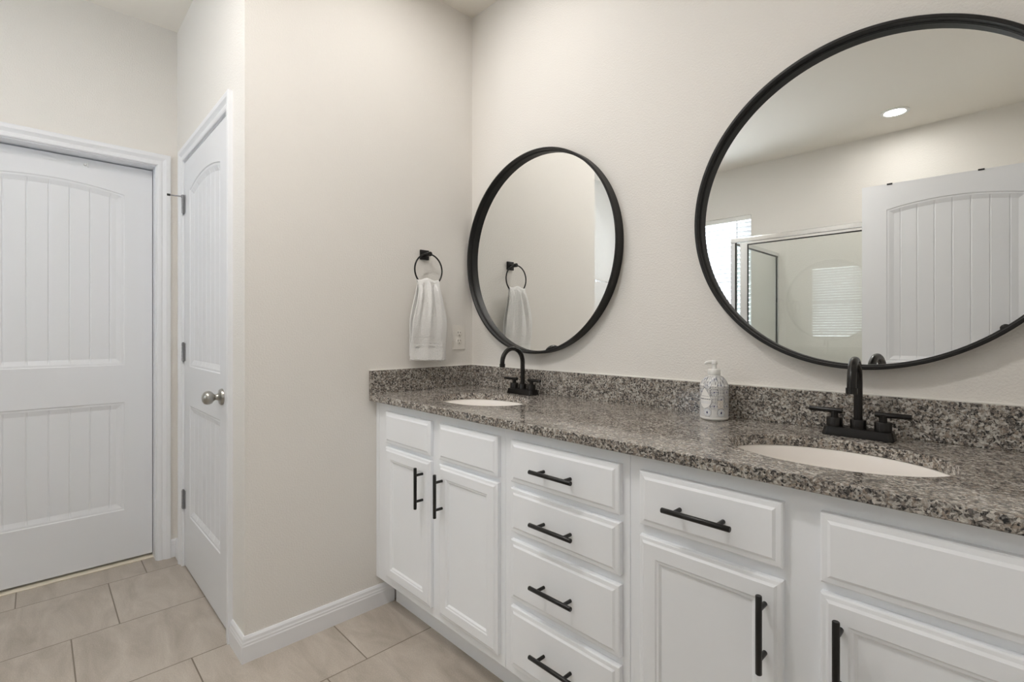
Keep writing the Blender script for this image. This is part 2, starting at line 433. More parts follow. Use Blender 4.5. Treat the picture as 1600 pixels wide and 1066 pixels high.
structure('trim_4', bx(-1.330, -1.2190, DY0, DY1, 0.0, 0.005), M['wood'], 'light wood threshold strip under the passage door', 'threshold', bevel=0.002)

# passage door, set deep in its jamb
d1 = thing('door_1', (-1.2740, DY0+0.003, 0), 'white arched plank passage door, closed, at the far left', 'door', rot=(0, 0, PI/2), kind='structure')
DW1 = DY1-DY0-0.006
obj('door_leaf', door_leaf(DW1, 2.0135, 0.0305, 0.019, (0.270, 0.8165), (1.003, 1.866), 0.036, grooves=[DW1-(-1.138+g) for g in (1.3101, 1.3856, 1.4603, 1.534, 1.6089, 1.6863, 1.7613)]),
    M['door'], d1, smooth=True, ang=12)
bm = bmesh.new(); lathe(bm, [(0.0, 0.012), (0.004, 0.011), (0.006, 0.006), (0.006, 0.0)][::-1], 14, axis='y')
for v in bm.verts: v.co.y = -v.co.y
tube(bm, [(0.008, -0.001, 0.010), (0.009, -0.010, 0.006), (0.010, -0.012, -0.012)], 0.0022, 8)
hk = obj('hook', bm, M['plastic'], d1, smooth=True, loc=(-1.405-DY0-0.003, -0.0305, 1.985))

# closet door with hinges and knob
d2 = thing('door_2', (CX0+0.003, -L, 0), 'white arched plank closet door with a satin nickel knob', 'door', kind='structure')
DW2 = CX1-CX0-0.006
obj('door_leaf', door_leaf(DW2, 2.0165, 0.035, 0.012, (0.275, 0.8165), (1.003, 1.860), 0.036), M['door'], d2, smooth=True, ang=12, loc=(0, 0.035, 0))
kb = bmesh.new()
lathe(kb, [(0.0325, 0.0), (0.0325, 0.004), (0.029, 0.010), (0.016, 0.013), (0.0115, 0.018), (0.011, 0.026), (0.0155, 0.031), (0.0225, 0.037), (0.0265, 0.046),
           (0.0265, 0.054), (0.0225, 0.063), (0.014, 0.069), (0.0, 0.0715)], 36, axis='y')
for v in kb.verts: v.co.y = -v.co.y
bmesh.ops.recalc_face_normals(kb, faces=kb.faces[:])
obj('knob', kb, M['nickel'], d2, smooth=True, loc=(-0.2950-(CX0+0.003), 0, 0.914))
def hinge_bm():
    bm = bmesh.new()
    for k in range(5):
        tube(bm, [(0, 0, -0.0445+k*0.0178+0.0006), (0, 0, -0.0445+(k+1)*0.0178-0.0006)], 0.0062, 14)
    tube(bm, [(0, 0, -0.0485), (0, 0, 0.0485)], 0.0042, 10)
    box(bm, 0.0, 0.026, 0.0042, 0.0062, -0.0445, 0.0445); box(bm, -0.0085, 0.0, 0.0030, 0.0060, -0.0445, 0.0445)
    return bm
for z in (1.808, 1.072, 0.338):
    hg = obj('hinge', hinge_bm(), M['steel'], d2, smooth=True, loc=(-0.0015, -0.0068, z))
    if z > 1.5:
        bm = bmesh.new(); tube(bm, [(0, 0, 0), (-0.012, -0.030, 0.001), (-0.020, -0.052, 0.003)], 0.0032, 10)
        tube(bm, [(0, 0, -0.008), (0, 0, 0.006)], 0.0085, 12)
        obj('door_bumper_arm', bm, M['steel'], hg, smooth=True, loc=(0, 0, 0.040))
        bm = bmesh.new(); tube(bm, [(-0.0195, -0.050, 0.0425), (-0.024, -0.062, 0.0435)], 0.0055, 10)
        obj('rubber_tip', bm, M['dark'], hg, smooth=True)

# entry door, standing open behind the camera: seen in the large mirror
ang3 = math.radians(4.35)
d3 = thing('door_3', (2.046, -2.143, 0), 'white arched plank entry door standing open in the large mirror', 'door', rot=(0, 0, PI-ang3), kind='structure')
DW3 = 0.815
obj('door_leaf', door_leaf(DW3, 2.040, 0.035, 0.012, (0.275, 0.8165), (1.000, 1.890), 0.036, stile=0.118), M['door'], d3, smooth=True, ang=12)
hkb = bmesh.new(); lathe(hkb, [(0.020, 0.0), (0.020, 0.004), (0.009, 0.008), (0.008, 0.030), (0.019, 0.034), (0.021, 0.040), (0.014, 0.046), (0.0, 0.047)], 24, axis='y')
for v in hkb.verts: v.co.y = -v.co.y
bmesh.ops.recalc_face_normals(hkb, faces=hkb.faces[:])
obj('hook', hkb, M['black'], d3, smooth=True, loc=(0.202, -0.035, 1.192))  # made-up hook in place of a dark shape taken for tripod gear
bm = bmesh.new()
tube(bm, [(0.020*math.cos(a), 0, 0.012*math.sin(a)) for a in [2*PI*k/20 for k in range(21)]], 0.0035, 8, caps=False)
obj('ring', bm, M['black'], d3, smooth=True, loc=(0.128, -0.0385, 1.238))  # made-up ring in place of a small loop taken for tripod gear
for k, u in enumerate((0.682, 0.292)):
    bm = boxes([(-0.013, 0.013, -0.0375, -0.0355, -0.006, 0.0025), (-0.013, 0.013, -0.0375, 0.0025, 0.0005, 0.0025), (-0.013, 0.013, 0.0005, 0.0025, -0.06, 0.0025)])
    p = Matrix.Translation(d3.location) @ Matrix.Rotation(PI-ang3, 4, 'Z') @ Vector((u, 0, 2.040))
    o = obj('door_bracket', bm, M['dark'], loc=p, rot=(0, 0, PI-ang3))
    tag(o, ('dark clip over the top of the open door, nearer its free edge', 'dark clip over the top of the open door, nearer the hinge side')[k], 'door clip', 'clips on the open door')

# ------------------------------------------------------------------ windows
w2 = thing('window_1', ((BX0+BX1)/2, YB-0.07, BZ0), 'bright window behind white blinds seen in the large mirror', 'window', kind='structure')
YW = YB-0.085
f = boxes([(BX0, BX0+0.035, YW-0.02, YW+0.02, BZ0, BZ1), (BX1-0.035, BX1, YW-0.02, YW+0.02, BZ0, BZ1), (BX0+0.035, BX1-0.035, YW-0.02, YW+0.02, BZ0, BZ0+0.035), (BX0+0.035, BX1-0.035, YW-0.02, YW+0.02, BZ1-0.035, BZ1)])
world_child(obj('window_frame', f, M['plastic']), w2)
world_child(obj('meeting_rail', bx(BX0+0.035, BX1-0.035, YW-0.012, YW+0.012, 1.655, 1.69), M['plastic']), w2)
world_child(obj('pane', bx(BX0+0.035, BX1-0.035, YW-0.010, YW-0.004, BZ0+0.035, BZ1-0.035), M['pane_back']), w2)
world_child(obj('window_sill', bx(BX0-0.03, BX1+0.03, YB+0.0005, YB+0.03, BZ0-0.022, BZ0-0.002), M['trim'], bevel=0.003), w2)
bl = thing('window_blind', ((BX0+BX1)/2, YB-0.03, BZ1), 'white horizontal slat blind in the window beside the shower', 'blind')
YS = YB-0.032
world_child(obj('headrail', bx(BX0+0.004, BX1-0.004, YS-0.028, YS+0.028, BZ1-0.045, BZ1-0.001), M['plastic'], bevel=0.002), bl)
bm = bmesh.new(); z = BZ1-0.075; th = math.radians(46); dy, dz = 0.025*math.cos(th), 0.025*math.sin(th)
while z > BZ0+0.06:
    prev = None
    for (a, b) in ((-1, 0), (-0.5, 0.0022), (0, 0.003), (0.5, 0.0022), (1, 0)):
        y_, z_ = YS+a*dy-b*math.sin(th), z+a*dz+b*math.cos(th)
        cur = [bm.verts.new((x, y_, z_)) for x in (BX0+0.006, BX1-0.006)]
        if prev: bm.faces.new((prev[0], prev[1], cur[1], cur[0]))
        prev = cur
    z -= 0.043
sl = obj('slats', bm, M['slat'], smooth=True); world_child(sl, bl)
so = sl.modifiers.new('thick', 'SOLIDIFY'); so.thickness = 0.0022
world_child(obj('bottom_rail', bx(BX0+0.006, BX1-0.006, YS-0.022, YS+0.022, BZ0+0.012, BZ0+0.034), M['plastic'], bevel=0.002), bl)
bm = bmesh.new(); tube(bm, [(-0.005, YS+0.032, BZ1-0.04), (-0.005, YS+0.032, 1.35)], 0.004, 8)
world_child(obj('wand', bm, mat('wand_plastic', (0.42, 0.44, 0.46), 0.3)), bl)
for xx in (BX0+0.10, (BX0+BX1)/2, BX1-0.10):
    bm = bmesh.new(); tube(bm, [(xx, YS+0.027, BZ1-0.045), (xx, YS+0.027, BZ0+0.03)], 0.0012, 6)
    world_child(obj('cord', bm, M['plastic']), bl)

# towel bar on the left wall, a sliver of it seen in the small mirror
tb = thing('towel_bar', (WL, -2.80, 1.690), 'thin chrome towel bar seen in the right edge of the left mirror', 'towel bar')
bm = bmesh.new(); tube(bm, [(0.055, -0.26, 0), (0.055, 0.26, 0)], 0.0055, 14); obj('bar', bm, M['chrome'], tb, smooth=True)
for yy in (-0.255, 0.255):
    bm = bmesh.new(); lathe(bm, [(0.020, 0.0005), (0.020, 0.006), (0.009, 0.010), (0.009, 0.048), (0.011, 0.050), (0.011, 0.062), (0.0, 0.063)], 24, axis='x')
    obj('bracket', bm, M['chrome'], tb, smooth=True, loc=(0, yy, 0))

# ------------------------------------------------------------------ ceiling lamps
def can(x, y, label, strength):
    t = thing('ceiling_light', (x, y, H), label, 'ceiling light', 'recessed ceiling lights')
    bm = bmesh.new(); lathe(bm, [(0.062, -0.0005), (0.085, -0.0005), (0.086, -0.004), (0.066, -0.008), (0.062, -0.005)], 40, close=True)
    obj('trim_ring', bm, M['plastic'], t, smooth=True)
    bm = bmesh.new(); lathe(bm, [(0.062, -0.0045), (0.062, -0.003)], 40)
    obj('lens', bm, emit_mat('lamp_lens', (1.0, 0.962, 0.925), strength), t)
    return t
can(1.272, -2.872, 'round recessed light over the shower, lit, seen in the large mirror', CAN_SHOWER)
can(0.50, -0.52, 'round recessed light above the left sink, lit', CAN_SINK)
can(0.12, -1.75, 'added recessed fill light in the middle of the ceiling, nearer the closet, lit', FILL_LEFT)  # unseen lamp, added to fill the room from the left
can(0.85, -1.45, 'added recessed fill light in the middle of the ceiling, nearer the entry, lit', FILL_RIGHT)  # unseen lamp, added to brighten the cabinet fronts and mirror wall

# ------------------------------------------------------------------ shower enclosure
SY, SX = -2.336, 0.340
sh = thing('shower_enclosure', (SX, SY, 0), 'chrome framed glass shower enclosure seen in the large mirror', 'shower')
def part(name, bm, m, root, **kw): return world_child(obj(name, bm, m, **kw), root)
part('header_rail', bx(SX, XR, SY-0.018, SY+0.018, 1.853, 1.888), M['chrome'], sh, bevel=0.004)
part('return_rail', bx(SX, SX+0.03, YB, SY-0.018, 1.853, 1.885), M['chrome'], sh, bevel=0.004)
part('corner_post', bx(SX, SX+0.034, SY-0.018, SY+0.018, 0.11, 1.853), M['chrome'], sh, bevel=0.003)
part('wall_jamb', bx(SX+0.004, SX+0.026, YB, YB+0.024, 0.11, 1.853), M['chrome'], sh)
part('bottom_rail', boxes([(SX+0.034, XR, SY-0.014, SY+0.014, 0.11, 0.135), (SX+0.004, SX+0.026, YB+0.024, SY-0.018, 0.11, 0.135)]), M['chrome'], sh)
part('return_glass', bx(SX+0.012, SX+0.018, YB+0.024, SY-0.018, 0.135, 1.853), M['glass'], sh)
part('side_glass', bx(SX+0.034, SX+0.070, SY-0.003, SY+0.003, 0.135, 1.853), M['glass'], sh)
sd = part('shower_door', boxes([(SX+0.070, SX+0.122, SY-0.013, SY+0.013, 0.14, 1.850), (1.55, 1.602, SY-0.013, SY+0.013, 0.14, 1.850),
                                (SX+0.122, 1.55, SY-0.010, SY+0.010, 1.836, 1.8515), (SX+0.122, 1.55, SY-0.010, SY+0.010, 0.14, 0.165)]), M['chrome'], sh)
g = obj('glass_pane', bx(SX+0.122, 1.55, SY-0.003, SY+0.003, 0.165, 1.836), M['glass']); g.parent = sd; g.matrix_parent_inverse = root_matrix(sh).inverted() if False else Matrix.Identity(4)
part('gasket', boxes([(SX+0.122, 1.55, SY-0.005, SY+0.0055, 1.829, 1.836), (SX+0.122, SX+0.1265, SY-0.005, SY+0.0055, 0.165, 1.829), (SX+0.034, SX+0.0375, SY-0.006, SY+0.006, 0.135, 1.853),
                      (SX+0.009, SX+0.021, YB+0.024, SY-0.018, 1.8465, 1.853), (SX+0.009, SX+0.021, YB+0.024, YB+0.029, 0.135, 1.8465)]), M['dark'], sh)
part('fixed_glass', bx(1.602, XR-0.002, SY-0.003, SY+0.003, 0.135, 1.853), M['glass'], sh)
tag(obj('shower_pan', boxes([(SX-0.04, XR, YB, SY+0.05, 0.0, 0.05), (SX-0.04, XR, SY-0.05, SY+0.05, 0.05, 0.11), (SX-0.04, SX+0.05, YB, SY-0.05, 0.05, 0.11)]), M['pan'], bevel=0.006),
    'white shower pan with a raised curb under the glass enclosure', 'shower pan')

# ------------------------------------------------------------------ vanity
YF = 0.5273; FT = 0.019; ZT = 0.8815; ZB = 0.130; ZC = 0.9085; TOE = 0.4455
def pull_bm():
    """bar pull along local z, centred; the front it is screwed to is the plane y = 0"""
    bm = bmesh.new()
    tube(bm, [(0, -0.032, -0.0755), (0, -0.032, -0.0745), (0, -0.032, 0.0745), (0, -0.032, 0.0755)], 0.006, 18, radii=[0.0052, 0.006, 0.006, 0.0052])
    for z in (-0.048, 0.048): tube(bm, [(0, 0, z), (0, -0.030, z)], 0.0048, 14)
    return bm
pull0 = obj('handle', pull_bm(), M['black'], smooth=True); pull_mesh = pull0.data; bpy.data.objects.remove(pull0)
def pull(parent, x, z, horizontal):
    o = bpy.data.objects.new('handle', pull_mesh); C.objects.link(o); o.parent = parent
    o.location = (x, -FT, z)
    if horizontal: o.rotation_euler = (0, PI/2, 0)
    o['label'] = 'black bar handle'
    return o
def front(root, name, x0, x1, z0, z1, prof, handle=None):
    """a drawer front or door on the cabinet face; handle = (x, z, horizontal) in room coordinates"""
    rx = root.location.x
    o = obj(name, front_panel(x1-x0, z1-z0, FT, prof), M['cab'], root, loc=(x0-rx, -YF, z0))
    if handle: pull(o, handle[0]-x0, handle[1]-z0, handle[2])
    return o
def carcass(root, x0, x1):
    rx = root.location.x
    bm = boxes([(x0-rx, x1-rx, -YF, -YF+0.019, ZB, ZT), (x0-rx, x0-rx+0.013, -YF+0.019, -0.004, ZB, ZT), (x1-rx-0.013, x1-rx, -YF+0.019, -0.004, ZB, ZT),
                (x0-rx+0.013, x1-rx-0.013, -YF+0.019, -0.004, ZB, ZB+0.013)])
    obj('cabinet_box', bm, M['cab'], root, bevel=0.0012)
    obj('toe_kick', bx(x0-rx, x1-rx, -TOE, -TOE+0.016, 0.0, ZB), M['cab'], root)
DZ0, DZ1, TZ0, TZ1 = 0.166, 0.7015, 0.7185, 0.8465
A = thing('sink_cabinet', (0.0, 0, 0), 'white two-door sink cabinet at the left end, beside the towel wall', 'cabinet', 'white vanity cabinets')
carcass(A, 0.0245, 0.8080)
obj('filler_strip', bx(0.001, 0.0235, -YF, -YF+0.019, ZB, ZT), M['cab'], A)
front(A, 'false_front', 0.1015, 0.4245, TZ0, TZ1, DRAWER_PROF); front(A, 'false_front', 0.4765, 0.7875, TZ0, TZ1, DRAWER_PROF)
front(A, 'door', 0.1015, 0.4245, DZ0, DZ1, CABDOOR_PROF, (0.3800, 0.6000, False)); front(A, 'door', 0.4770, 0.7870, DZ0, DZ1, CABDOOR_PROF, (0.5020, 0.6000, False))
B = thing('drawer_cabinet', (0.8085, 0, 0), 'white cabinet with four drawers between the two sink cabinets', 'cabinet', 'white vanity cabinets')
carcass(B, 0.8090, 1.2550)
for z0, z1, hz in ((0.7210, 0.8465, 0.7795), (0.5720, 0.7025, 0.6310), (0.3695, 0.5475, 0.4540), (0.1660, 0.3465, 0.2600)):
    front(B, 'drawer', 0.8460, 1.2335, z0, z1, DRAWER_PROF, (1.0345, hz, True))
Cc = thing('sink_cabinet', (1.2555, 0, 0), 'white sink cabinet with one drawer over a door at the right end', 'cabinet', 'white vanity cabinets')
carcass(Cc, 1.2560, 2.0350)
obj('filler_strip', bx(2.0360-1.2555, XR-0.001-1.2555, -YF, -YF+0.019, ZB, ZT), M['cab'], Cc)
front(Cc, 'drawer', 1.2890, 1.6025, 0.7165, 0.8440, DRAWER_PROF, (1.4425, 0.7785, True))
front(Cc, 'false_front', 1.6655, 1.9800, 0.7165, 0.8440, DRAWER_PROF)
front(Cc, 'door', 1.2890, 1.6020, DZ0, 0.6915, CABDOOR_PROF, (1.5720, 0.5925, False)); front(Cc, 'door', 1.6660, 1.9800, DZ0, 0.6980, CABDOOR_PROF, (1.6990, 0.5965, False))

# countertop with two oval cutouts
SA, SB = 0.212, 0.156
sinks = ((0.440, -0.308), (1.630, -0.311))
YC = 0.5612
def counter_bm():
    bm = bmesh.new()
    def loop(pts):
        vs = [bm.verts.new((x, y, ZC)) for x, y in pts]
        for i in range(len(vs)): bm.edges.new((vs[i], vs[(i+1) % len(vs)]))
    loop([(0, -YC), (XR-0.001, -YC), (XR-0.001, -0.0005), (0, -0.0005)])
    for cx, cy in sinks: loop([(cx+SA*math.cos(2*PI*k/72), cy+SB*math.sin(2*PI*k/72)) for k in range(72)])
    bmesh.ops.triangle_fill(bm, use_beauty=True, use_dissolve=False, edges=bm.edges[:])
    r = bmesh.ops.extrude_face_region(bm, geom=bm.faces[:])
    bmesh.ops.translate(bm, vec=(0, 0, -(ZC-ZT)), verts=[v for v in r['geom'] if isinstance(v, bmesh.types.BMVert)])
    bmesh.ops.recalc_face_normals(bm, faces=bm.faces[:])
    return bm
ct = tag(obj('countertop', counter_bm(), M['granite'], bevel=0.0022), 'speckled grey-brown granite worktop along the whole vanity', 'countertop')
obj('backsplash', bx(0.0205, XR-0.001, -0.0205, -0.0005, ZC, ZC+0.1), M['granite'], ct, bevel=0.0015)
obj('side_splash', bx(0.0, 0.020, -YC, -0.0005, ZC, ZC+0.1), M['granite'], ct, bevel=0.0015)
obj('caulk_bead', boxes([(0.0, XR-0.002, -0.006, 0.0, ZC+0.1, ZC+0.1035), (0.0, 0.006, -YC, -0.006, ZC+0.1, ZC+0.1035)]), M['caulk'], ct)
def sink(cx, cy, label):
    t = thing('sink', (cx, cy, ZT), label, 'sink', 'undermount sinks')
    bm = bmesh.new()
    prof = [(1.09, -0.0004), (1.015, -0.0004), (1.005, -0.004), (0.995, -0.03), (0.96, -0.07), (0.88, -0.105), (0.72, -0.130), (0.45, -0.143), (0.12, -0.148)]
    rings = [[bm.verts.new((SA*s*math.cos(2*PI*k/72), SB*s*math.sin(2*PI*k/72), z)) for k in range(72)] for s, z in prof]
    for i in range(len(rings)-1):
        for k in range(72): bm.faces.new((rings[i][k], rings[i+1][k], rings[i+1][(k+1) % 72], rings[i][(k+1) % 72]))
    bm.faces.new(rings[-1][::-1]); bmesh.ops.recalc_face_normals(bm, faces=bm.faces[:])
    for f_ in bm.faces: pass
    b = obj('basin', bm, M['sink'], t, smooth=True, ang=60)
    so = b.modifiers.new('thick', 'SOLIDIFY'); so.thickness = 0.008; so.offset = -1
    if b.data.polygons[80].normal.z < 0: so.offset = 1
    bm = bmesh.new(); lathe(bm, [(0.024, 0.0), (0.024, 0.003), (0.017, 0.004), (0.016, 0.002), (0.0, 0.0025)], 28)
    obj('drain', bm, M['bronze'], t, smooth=True, loc=(0, 0, -0.1475))
    return t
sink(*sinks[0], 'oval cream undermount sink under the small mirror')
sink(*sinks[1], 'oval cream undermount sink under the large mirror')

# faucets
def faucet(x, y, turn, label):
    t = thing('faucet', (x, y, ZC), label, 'faucet', 'black faucets', rot=(0, 0, 0))
    bm = bmesh.new()
    def rrect(w, d, z, r=0.012, n=6):
        pts = []
        for cx, cy, a0 in ((w-r, d-r, 0), (-w+r, d-r, PI/2), (-w+r, -d+r, PI), (w-r, -d+r, 1.5*PI)):
            for k in range(n+1):
                a = a0+PI/2*k/n; pts.append(bm.verts.new((cx+r*math.cos(a), cy+r*math.sin(a), z)))
        return pts
    rs = [rrect(0.0755, 0.027, 0), rrect(0.0755, 0.027, 0.004), rrect(0.0735, 0.025, 0.012), rrect(0.072, 0.0235, 0.021), rrect(0.070, 0.0215, 0.0225)]
    for a, b in zip(rs, rs[1:]):
        for k in range(len(a)): bm.faces.new((a[k], a[(k+1) % len(a)], b[(k+1) % len(a)], b[k]))
    bm.faces.new(rs[0][::-1]); bm.faces.new(rs[-1])
    obj('base_plate', bm, M['bronze'], t, smooth=True)
    sp = bmesh.new(); R = 0.0590; zt = 0.136
    pts = [(0, 0, 0.021), (0, 0, 0.06), (0, 0, 0.10), (0, 0, zt)]
    for k in range(1, 19):
        a = PI*k/18*1.02; pts.append((0, -R+R*math.cos(a), zt+R*math.sin(a)))
    pts.append((0, pts[-1][1]+0.0006, zt-0.008))
    tube(sp, pts, 0.0096, 20)
    lathe(sp, [(0.0175, 0.0215), (0.0175, 0.0420), (0.0168, 0.0435), (0.0097, 0.0440)], 28)
    s = obj('spout', sp, M['bronze'], t, smooth=True, rot=(0, 0, turn))
    bm = bmesh.new(); tube(bm, [(0, pts[-1][1], zt-0.003), (0, pts[-1][1], zt-0.0165)], 0.0118, 20)
    obj('aerator', bm, M['bronze'], s, smooth=True)
    for sgn in (-1, 1):
        bm = bmesh.new(); lathe(bm, [(0.0180, 0.0215), (0.0180, 0.0430), (0.0172, 0.0440), (0.0085, 0.0445), (0.0085, 0.060), (0.0, 0.0605)], 24, org=(sgn*0.051, 0, 0))
        h = obj('valve', bm, M['bronze'], t, smooth=True)
        bm = bmesh.new(); tube(bm, [(sgn*0.034, 0.001, 0.0610), (sgn*0.035, 0.001, 0.0610), (sgn*0.106, -0.004, 0.0620), (sgn*0.107, -0.004, 0.0620)], 0.0062, 14, radii=[0.0058, 0.0066, 0.0062, 0.0054])
        obj('lever', bm, M['bronze'], h, smooth=True)
    return t
faucet(0.440, -0.083, 0.0, 'black two-handle gooseneck faucet at the left sink')
faucet(1.633, -0.083, math.radians(5), 'black two-handle gooseneck faucet at the right sink')

# ------------------------------------------------------------------ mirrors
def round_mirror(xc, zc, R, label):
    t = thing('round_mirror', (xc, -0.002, zc), label, 'mirror', 'round black mirrors')
    bm = bmesh.new()
    prof = [(R, 0.0), (R, -0.042), (R-0.0015, -0.0435), (R-0.0075, -0.0435), (R-0.009, -0.042), (R-0.009, -0.026), (R-0.0115, -0.0255), (R-0.0115, -0.0225), (R-0.0100, -0.0220), (R-0.0125, -0.0215), (R-0.0125, -0.008), (R-0.03, -0.008), (R-0.03, 0.0)]
    lathe(bm, prof, 160, axis='y', close=True)
    bmesh.ops.recalc_face_normals(bm, faces=bm.faces[:])
    obj('frame', bm, M['frame'], t, smooth=True, ang=35)
    bm = bmesh.new(); lathe(bm, [(R-0.0125, -0.012), (R-0.0125, -0.0085)], 160, axis='y')
    bmesh.ops.recalc_face_normals(bm, faces=bm.faces[:])
    obj('mirror_glass', bm, M['mirror'], t)
    return t
round_mirror(0.4525, 1.5152, 0.4370, 'round mirror in a thin black frame over the left sink, reflecting the towel')
round_mirror(1.6228, 1.5139, 0.4390, 'round mirror in a thin black frame over the right sink, cut by the photo edge')

# ------------------------------------------------------------------ towel ring, towel, outlet
RX_, RY, RZ, RR = 0.046, -0.2915, 1.4525, 0.0735
tr = thing('towel_ring', (0, -0.287, 1.526), 'black towel ring on a square wall plate above the outlet', 'towel ring')
obj('wall_plate', bx(0.0005, 0.010, -0.0235, 0.0235, -0.0225, 0.0225), M['black'], tr, bevel=0.002)
bm = bmesh.new(); tube(bm, [(0.009, 0, 0), (0.034, 0, 0)], 0.0085, 16); tube(bm, [(0.032, 0, 0), (0.054, 0, 0), (0.055, 0, 0)], 0.0105, 18, radii=[0.0105, 0.0105, 0.0085])
obj('post', bm, M['black'], tr, smooth=True)
bm = bmesh.new(); n = 64; rings = []
for k in range(n):
    a = 2*PI*k/n; c = Vector((RX_, RY+0.287+RR*math.sin(a), RZ-1.526+RR*math.cos(a)))
    rad = Vector((0, math.sin(a), math.cos(a)))
    rings.append([bm.verts.new(c + rad*0.0036*math.cos(2*PI*j/12) + Vector((1, 0, 0))*0.0036*math.sin(2*PI*j/12)) for j in range(12)])
for k in range(n):
    for j in range(12): bm.faces.new((rings[k][j], rings[(k+1) % n][j], rings[(k+1) % n][(j+1) % 12], rings[k][(j+1) % 12]))
bmesh.ops.recalc_face_normals(bm, faces=bm.faces[:])
obj('ring', bm, M['black'], tr, smooth=True)

def towel_bm():
    """a hand towel folded over the bottom of the ring: front flap, fold, back flap, in one sheet"""
    bm = bmesh.new(); NU = 56; rows = []
    zr = RZ-RR                      # ring bottom
    def sm(t): t = max(0, min(1, t)); return t*t*(3-2*t)
    path = []                       # (z, x offset from the ring, spread 0..1, side)
    for i in range(46): path.append(('f', i/45.0))
    def pt(u, side, t):
        # t: 0 at the ring .. 1 at the hem;  u: -1..1 across
        k = sm(t*1.7)
        wid = 0.057 + 0.033*k + 0.006*t
        yc = RY - 0.004 - 0.001*t
        lens = 0.348 if side > 0 else 0.342 + 0.012*u
        # the gathered cloth follows the curve of the ring near the top
        ringz = 1.400 + 0.004*math.cos(u*5+0.4) - 0.004*u*u
        z = (ringz+0.002)*(1-t) + (zr + 0.012 - lens - 0.004*u)*t
        fold = (0.010*math.cos(u*2.6*PI+0.5) + 0.005*math.cos(u*6.1*PI+1.0))*(1-sm(t*1.25))*sm(t*9) + 0.0035*math.cos(u*2.2*PI+0.9)*sm(t*3)
        roll = -0.009*(abs(u)**4)*(0.4+t)
        x = RX_ + side*(0.0095 + 0.004*sm(t*5)) + (fold if side > 0 else -0.25*fold) + roll*(1 if side > 0 else -0.6)
        if side > 0: x += 0.012*math.sin(PI*min(1, t*1.15))
        else: x = max(0.012, x - 0.006*sm(t*2))
        for zb, a in ((0.72, -0.0026), (0.755, -0.0026), (0.79, -0.0026), (0.84, -0.0022)):
            if side > 0: x += a*math.exp(-((t-zb)/0.009)**2)
        return (x, yc + u*wid*(1.0 if side > 0 else 0.9), z)
    N = 80
    seq = [(1, 1-i/N) for i in range(N)] + [('top', a) for a in (0, 0.25, 0.5, 0.75, 1.0)] + [(-1, (i+1)/N) for i in range(N)]
    for s, t in seq:
        row = []
        for j in range(NU+1):
            u = -1+2*j/NU
            if s == 'top':
                a, b = pt(u, 1, 0), pt(u, -1, 0); ang = PI*t
                xm, rr_ = (a[0]+b[0])/2, (a[0]-b[0])/2
                p = (xm+rr_*math.cos(ang), a[1], (a[2]+b[2])/2+0.008*math.sin(ang))
            else: p = pt(u, s, t)
            row.append(bm.verts.new(p))
        rows.append(row)
    for a, b in zip(rows, rows[1:]):
        for j in range(NU): bm.faces.new((a[j], a[j+1], b[j+1], b[j]))
    bmesh.ops.recalc_face_normals(bm, faces=bm.faces[:])
    return bm
tw = obj('hand_towel', towel_bm(), M['towel'], smooth=True, ang=180)
so = tw.modifiers.new('thick', 'SOLIDIFY'); so.thickness = 0.005; so.offset = 0
tag(tw, 'white terry hand towel hanging through the black ring', 'towel')

ol = thing('wall_outlet', (0, -0.0880, 1.1455), 'cream double electrical outlet beside the towel', 'outlet')
obj('cover_plate', bx(0.0005, 0.006, -0.0385, 0.0385, -0.0595, 0.0595), M['outlet'], ol, bevel=0.002)
for s in (-1, 1):
    bm = bmesh.new(); lathe(bm, [(0.0165, 0.0055), (0.0165, 0.0078), (0.0155, 0.0084), (0, 0.0084)], 28, axis='x')
    r_ = obj('receptacle', bm, M['outlet'], ol, smooth=True, loc=(0, 0, s*0.0195))
    bm = boxes([(0.0080, 0.0090, -0.0078, -0.0052, 0.000, 0.0085), (0.0080, 0.0090, 0.0052, 0.0078, 0.001, 0.0075), (0.0080, 0.0090, -0.0022, 0.0022, -0.0105, -0.0060)])
    obj('slots', bm, M['slot'], r_)
bm = bmesh.new(); lathe(bm, [(0.003, 0.0055), (0.003, 0.0072), (0, 0.0075)], 12, axis='x'); obj('screw', bm, M['outlet'], ol, smooth=True)

